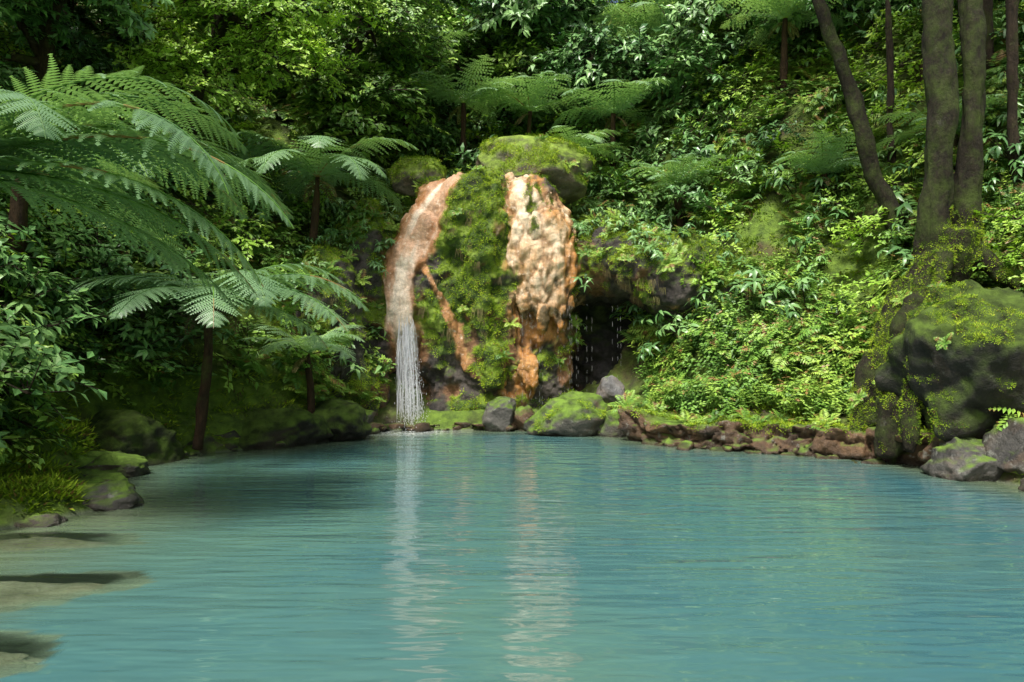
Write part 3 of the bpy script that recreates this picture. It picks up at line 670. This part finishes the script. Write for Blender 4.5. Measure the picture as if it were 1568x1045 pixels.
simple_tree('leaning_tree',[(6.95,12.0,2.6),(6.75,12,3.6),(6.3,12,5.0),(5.95,12,6.3),(5.4,12,7.8),(5.0,12.1,10)],.17,.10,[(4.8,12.3,10.8,1.3)],None,20,M_barkm)
simple_tree('slender_tree',[(7.5,13.2,3.5),(7.35,13.2,6),(7.3,13.2,11)],.07,.045,[(7.3,13.3,11.3,1.2)],None,20)
simple_tree('slender_tree',[(8.2,11.0,3.5),(8.1,11.,6),(8.2,11.,11)],.09,.07,[(8.3,11.3,11.3,1.2)],None,20)
simple_tree('slender_tree',[(9.3,13.0,5),(9.1,13.,8),(9.0,13.,12)],.12,.08,[(9.,13.3,12,1.5)],None,20)
simple_tree('slender_tree',[(7.6,20,8),(7.2,20,10.5),(6.2,20,12.6),(5.6,20,15)],.13,.07,[(5.4,20,15.5,1.8)],C_lime,30)
simple_tree('laurel_tree',[(-8.2,11.5,2.5),(-8.,11.4,5),(-7.6,11.2,7.2)],.2,.12,[(-7.0,10.6,7.0,1.2),(-8.6,10.8,6.8,1.3),(-7.6,11.2,8.3,1.4),(-8.8,10.6,5.2,1.1)],C_big,65,M_bark)
simple_tree('laurel_tree',[(-6.8,13.5,3.5),(-6.3,13.3,6),(-5.6,13,8)],.18,.1,[(-5.0,12.6,7.6,1.2),(-4.2,12.9,6.8,1.0),(-5.9,12.6,6.3,1.0),(-3.6,13.3,8.2,1.1),(-5.2,13,9,1.3)],C_lime,65)
simple_tree('laurel_tree',[(-4.6,16.5,5.5),(-4.0,16.3,8),(-3.5,16.2,9.5)],.16,.1,[(-3.2,15.9,8.7,1.2),(-4.5,15.8,7.7,1.1),(-2.6,16.2,9.9,1.2)],C_tree,70)
simple_tree('laurel_tree',[(-9.5,14,6),(-9.2,13.9,8),(-9,13.8,9)],.18,.1,[(-9,13.2,8.5,1.4),(-7.6,13.6,9.2,1.4),(-10.4,13.4,8.4,1.4)],C_tree,65)
# ------------------------------------------------------------------ tree ferns
def tree_fern(name,base,top,L,dirs=None,n=14,sub=9,pairs=22,r=.11,el=(.35,.95),curl=(1.0,1.7)):
    tr=add_obj(name,trunk_mesh(name,[([base,tuple((np.array(base)+np.array(top))/2+np.array([U(-.05,.05),U(-.05,.05),0])),top],r,r*.75)],M_fbark,12))
    b=B(); a0=U(0,6)
    ds=dirs or [(a0+k*2.399,L*U(.8,1.1),U(*el),U(*curl)) for k in range(n)]
    for (a,l_,e,c) in ds: frond(b,top,a,l_,e,c,pairs,sub,.24,.016*l_/2)
    for k in range(3): frond(b,(top[0],top[1],top[2]-.05),U(0,6.3),L*.3,-.3,1.2,14,0,.2,.006,2,2)
    add_obj('fronds',b.mesh('fronds',[M_tfern,M_fern,M_dry],False,2.),tr)
    return tr
d=[(.35,2.9,.62,1.7),(.12,3.0,.42,1.5),(-.15,2.8,.62,1.9),(.0,2.8,.15,1.3),(.55,3.0,.55,1.5),(.8,2.7,.6,1.6),(1.1,2.5,.3,1.4),(-.5,2.0,.7,1.9),(1.6,2.4,.6,1.2),(2.6,2.2,.5,1.2),(3.6,2.2,.5,1.2),(-2.4,2.,.5,1.2),(.3,2.6,.05,1.1),(.1,2.6,.95,2.0),(.65,2.5,-.1,.9),(.45,2.6,.9,1.8)]
tree_fern('tree_fern',(-5.2,5.4,.2),(-4.45,5.35,2.95),3,d,sub=12,pairs=32)
d=[(.1,2.4,.5,1.6),(-.3,2.5,.4,1.5),(.5,2.3,.7,1.7),(-.8,2.2,.5,1.7),(2,2.2,.5,1.3),(3,2.2,.5,1.4),(4,2.,.4,1.3),(-.05,2.2,.9,2.0),(1.2,2.2,.5,1.4)]
tree_fern('tree_fern',(-6.4,8.7,.8),(-6.2,8.6,3.9),2.3,d,sub=10,pairs=26)
d=[(-.1,2.6,.5,1.5),(-.5,2.6,.3,1.3),(.4,2.3,.55,1.5),(.15,2.1,.75,1.6),(2.9,2.0,.65,1.5),(3.5,2.1,.5,1.4),(-1.1,2.1,.3,1.4),(-1.8,1.9,.3,1.3),(1.2,2.0,.6,1.3),(2.1,2.,.6,1.3),(-.25,2.0,.05,1.1),(-2.5,1.9,.5,1.4),(-.75,2.3,.55,1.7)]
tree_fern('tree_fern',(-4.55,9.9,.1),(-4.3,9.7,2.25),2.4,d,sub=10,pairs=26,r=.085)
tree_fern('tree_fern',(-3.9,13.4,3.7),(-3.75,13.1,4.9),2.1,sub=8,r=.07,curl=(1.4,2.1))
tree_fern('tree_fern',(-3.4,11.6,.2),(-3.45,11.5,1.5),1.5,sub=7,pairs=20,n=9,r=.07)
for (x,y,dz,l_) in [(.4,18,1.8,2.1),(2.6,17.6,1.6,1.9),(-1.2,17.6,2.2,2.0),(-.2,20.5,2.5,2.3),(8.8,14.5,2.4,2.1),(6.6,16.5,1.8,1.9),(3.9,19.5,2,2.1),(-3.0,18.8,2.2,2.1),(11.5,15.,1.5,2.1),(5.2,23,2.5,2.4),(1.4,16.8,1.0,1.6),(3.9,15.6,.9,1.4),(6.3,13.6,.6,1.3),(7.8,12.4,.8,1.4)]:
    z=hz(x,y); tree_fern('tree_fern',(x,y,z-.2),(x+U(-.2,.2),y-.2,z+dz),l_,sub=5,pairs=18,n=12,r=.09)
# ------------------------------------------------------------------ undergrowth
def sample(n,y0,y1,dmin,dmax=99,xr=.88,cond=None):
    y=y0*(y1/y0)**rng.random(n); x=rng.uniform(-xr,xr,n)*y; 
    d=sdist(x,y); k=(d>dmin)&(d<dmax)
    k&=~((np.abs(x)<2.8)&(y>12.5)&(y<15.8))
    k&=~((x>4.9)&(x<7.3)&(y<10.4)&(y>8.2))
    x,y,d=x[k],y[k],d[k]
    if cond is not None:
        k=cond(x,y,d); x,y,d=x[k],y[k],d[k]
    z=height(x,y); e=.15; gx=(height(x+e,y)-z)/e; gy=(height(x,y+e)-z)/e
    n_=np.c_[-gx,-gy,np.ones(len(x))]; n_/=np.linalg.norm(n_,axis=1,keepdims=True)
    return np.c_[x,y,z],n_
def zone(x,y,s,f=.55): return fbm(np.c_[x,y,np.zeros(len(x))],f,3,s)
def ug(name,n,coll,nv,lift,scl,zo,**k):
    P,N_=sample(n,cond=lambda x,y,d: zo(x,y,d),**k)
    P=P+N_*rng.uniform(0,lift,(len(P),1)); gn=(1+.035*np.maximum(P[:,1]-12,0))
    gn_scatter(name,P,eul(N_*.55+np.array([0,0,.6])+rng.normal(0,.22,(len(P),3))),rng.uniform(*scl,len(P))*gn,coll,nv)
def patch(x,y): return np.exp(-((x-4.7)/1.2)**2-((y-13.6)/1.0)**2)+np.exp(-((x-3.2)/.9)**2-((y-15.2)/.9)**2)+np.exp(-((x+4.6)/.7)**2-((y-12.0)/.8)**2)
def bare(x,y): return (zone(x,y,99,.8)<.25)&(rng.random(len(x))>patch(x,y)*1.2)
ug('fern_undergrowth',9500,C_fern,4,.2,(.5,1.15),lambda x,y,d:((zone(x,y,51)>-.2)|(rng.random(len(x))<.25))&bare(x,y)&((x<0)|(d>.65)),y0=4.5,y1=24,dmin=.35)
ug('broadleaf_undergrowth',4400,C_broad,5,.35,(.6,1.35),lambda x,y,d:(zone(x,y,61)>.0)&bare(x,y)&((x<0)|(d>1.6)),y0=5,y1=24,dmin=.6)
ug('herb_undergrowth',6000,C_herb,4,.1,(.8,1.4),lambda x,y,d:(x>1.5)&(rng.random(len(x))<np.where(d<3,1,.3))&(zone(x,y,66)>-.3)&bare(x,y),y0=9,y1=16,dmin=.5)
ug('shrub_foliage',4200,C_tree,4,.7,(.9,1.6),lambda x,y,d:(zone(x,y,71)>0)&((x<-2)|(y>15)),y0=6,y1=28,dmin=.8)
ug('laurel_foliage',3000,C_big,4,.9,(.9,1.6),lambda x,y,d:(zone(x,y,81)>.05)&((x<-2)|(y>14)),y0=6,y1=28,dmin=.9)
ug('young_foliage',4000,C_lime,4,.8,(.8,1.5),lambda x,y,d:(zone(x,y,91)>.1)&((y>14)|(d>1.5)),y0=8,y1=30,dmin=1.0)
ug('moss_ground_cover',14000,C_moss,3,.0,(1,2.4),lambda x,y,d:(zone(x,y,95)>-.4)|(patch(x,y)>.2),y0=6,y1=16,dmin=.1)
ug('dry_root_curtain',700,C_dry,3,.05,(.6,1.3),lambda x,y,d:(patch(x,y)>.2),y0=11,y1=16.5,dmin=.5)
ug('grass_fringe',600,C_grass,3,.0,(.6,1.),lambda x,y,d:x>1.5,y0=9,y1=14,dmin=.5,dmax=1.5)
bl_l=[]
for k in range(160):
    y=16*(42/16)**random.random(); x=U(-.88,.88)*y
    if abs(x)<3 and y<19: continue
    z=hz(x,y); r=U(.9,1.7)*(1+.02*(y-16)); 
    for j in range(3): bl_l.append((x+U(-1,1)*r*.8,y+U(-1,1)*r*.6,z+U(1.0,3.6),r*U(.6,1)))
a=[b_ for i_,b_ in enumerate(bl_l) if (i_//3)%3==0]; b2=[b_ for i_,b_ in enumerate(bl_l) if (i_//3)%3==1]; c3=[b_ for i_,b_ in enumerate(bl_l) if (i_//3)%3==2]
crown('forest_foliage',None,a,C_tree,4,22,(1.2,2.3)); crown('forest_foliage',None,b2,C_lime,4,22,(1.2,2.3)); crown('forest_foliage',None,c3,C_big,4,20,(1.2,2.2))
b=B()
for k in range(30):
    y=16*(36/16)**random.random(); x=U(-.9,.9)*y
    if abs(x)<3 and y<22: continue
    z=hz(x,y); b.tube([(x,y,z-.3),(x+U(-.3,.3),y,z+2.5),(x+U(-.8,.8),y,z+6)],[.10,.08,.04],7)
add_obj('forest_trunks',b.mesh('forest_trunks',[M_bark],True,0))
# ------------------------------------------------------------------ light, world, camera
w=bpy.data.worlds.new('World'); scene.world=w; w.use_nodes=True; nt=w.node_tree
el,az=R(60),R(205)
sk=nt.nodes.new('ShaderNodeTexSky'); sk.sky_type='NISHITA'; sk.sun_disc=False; sk.sun_elevation=el; sk.sun_rotation=az; sk.air_density=1.; sk.dust_density=6
bg=nt.nodes['Background']; nt.links.new(sk.outputs[0],bg.inputs[0]); bg.inputs[1].default_value=.15
dv=Vector((math.sin(az)*math.cos(el),math.cos(az)*math.cos(el),math.sin(el)))
s=bpy.data.lights.new('sun','SUN'); s.energy=5; s.angle=R(10); s.color=(1,.97,.92)
so=add_obj('sun',s); so.rotation_euler=dv.to_track_quat('Z','Y').to_euler()
cam=bpy.data.cameras.new('camera'); cam.sensor_width=36; cam.lens=24; cam.clip_end=500
co_=add_obj('camera',cam); co_.location=(0,0,1.5); co_.rotation_euler=(R(91),0,0); scene.camera=co_
scene.view_settings.view_transform='Standard'; scene.view_settings.look='None'; scene.view_settings.exposure=0
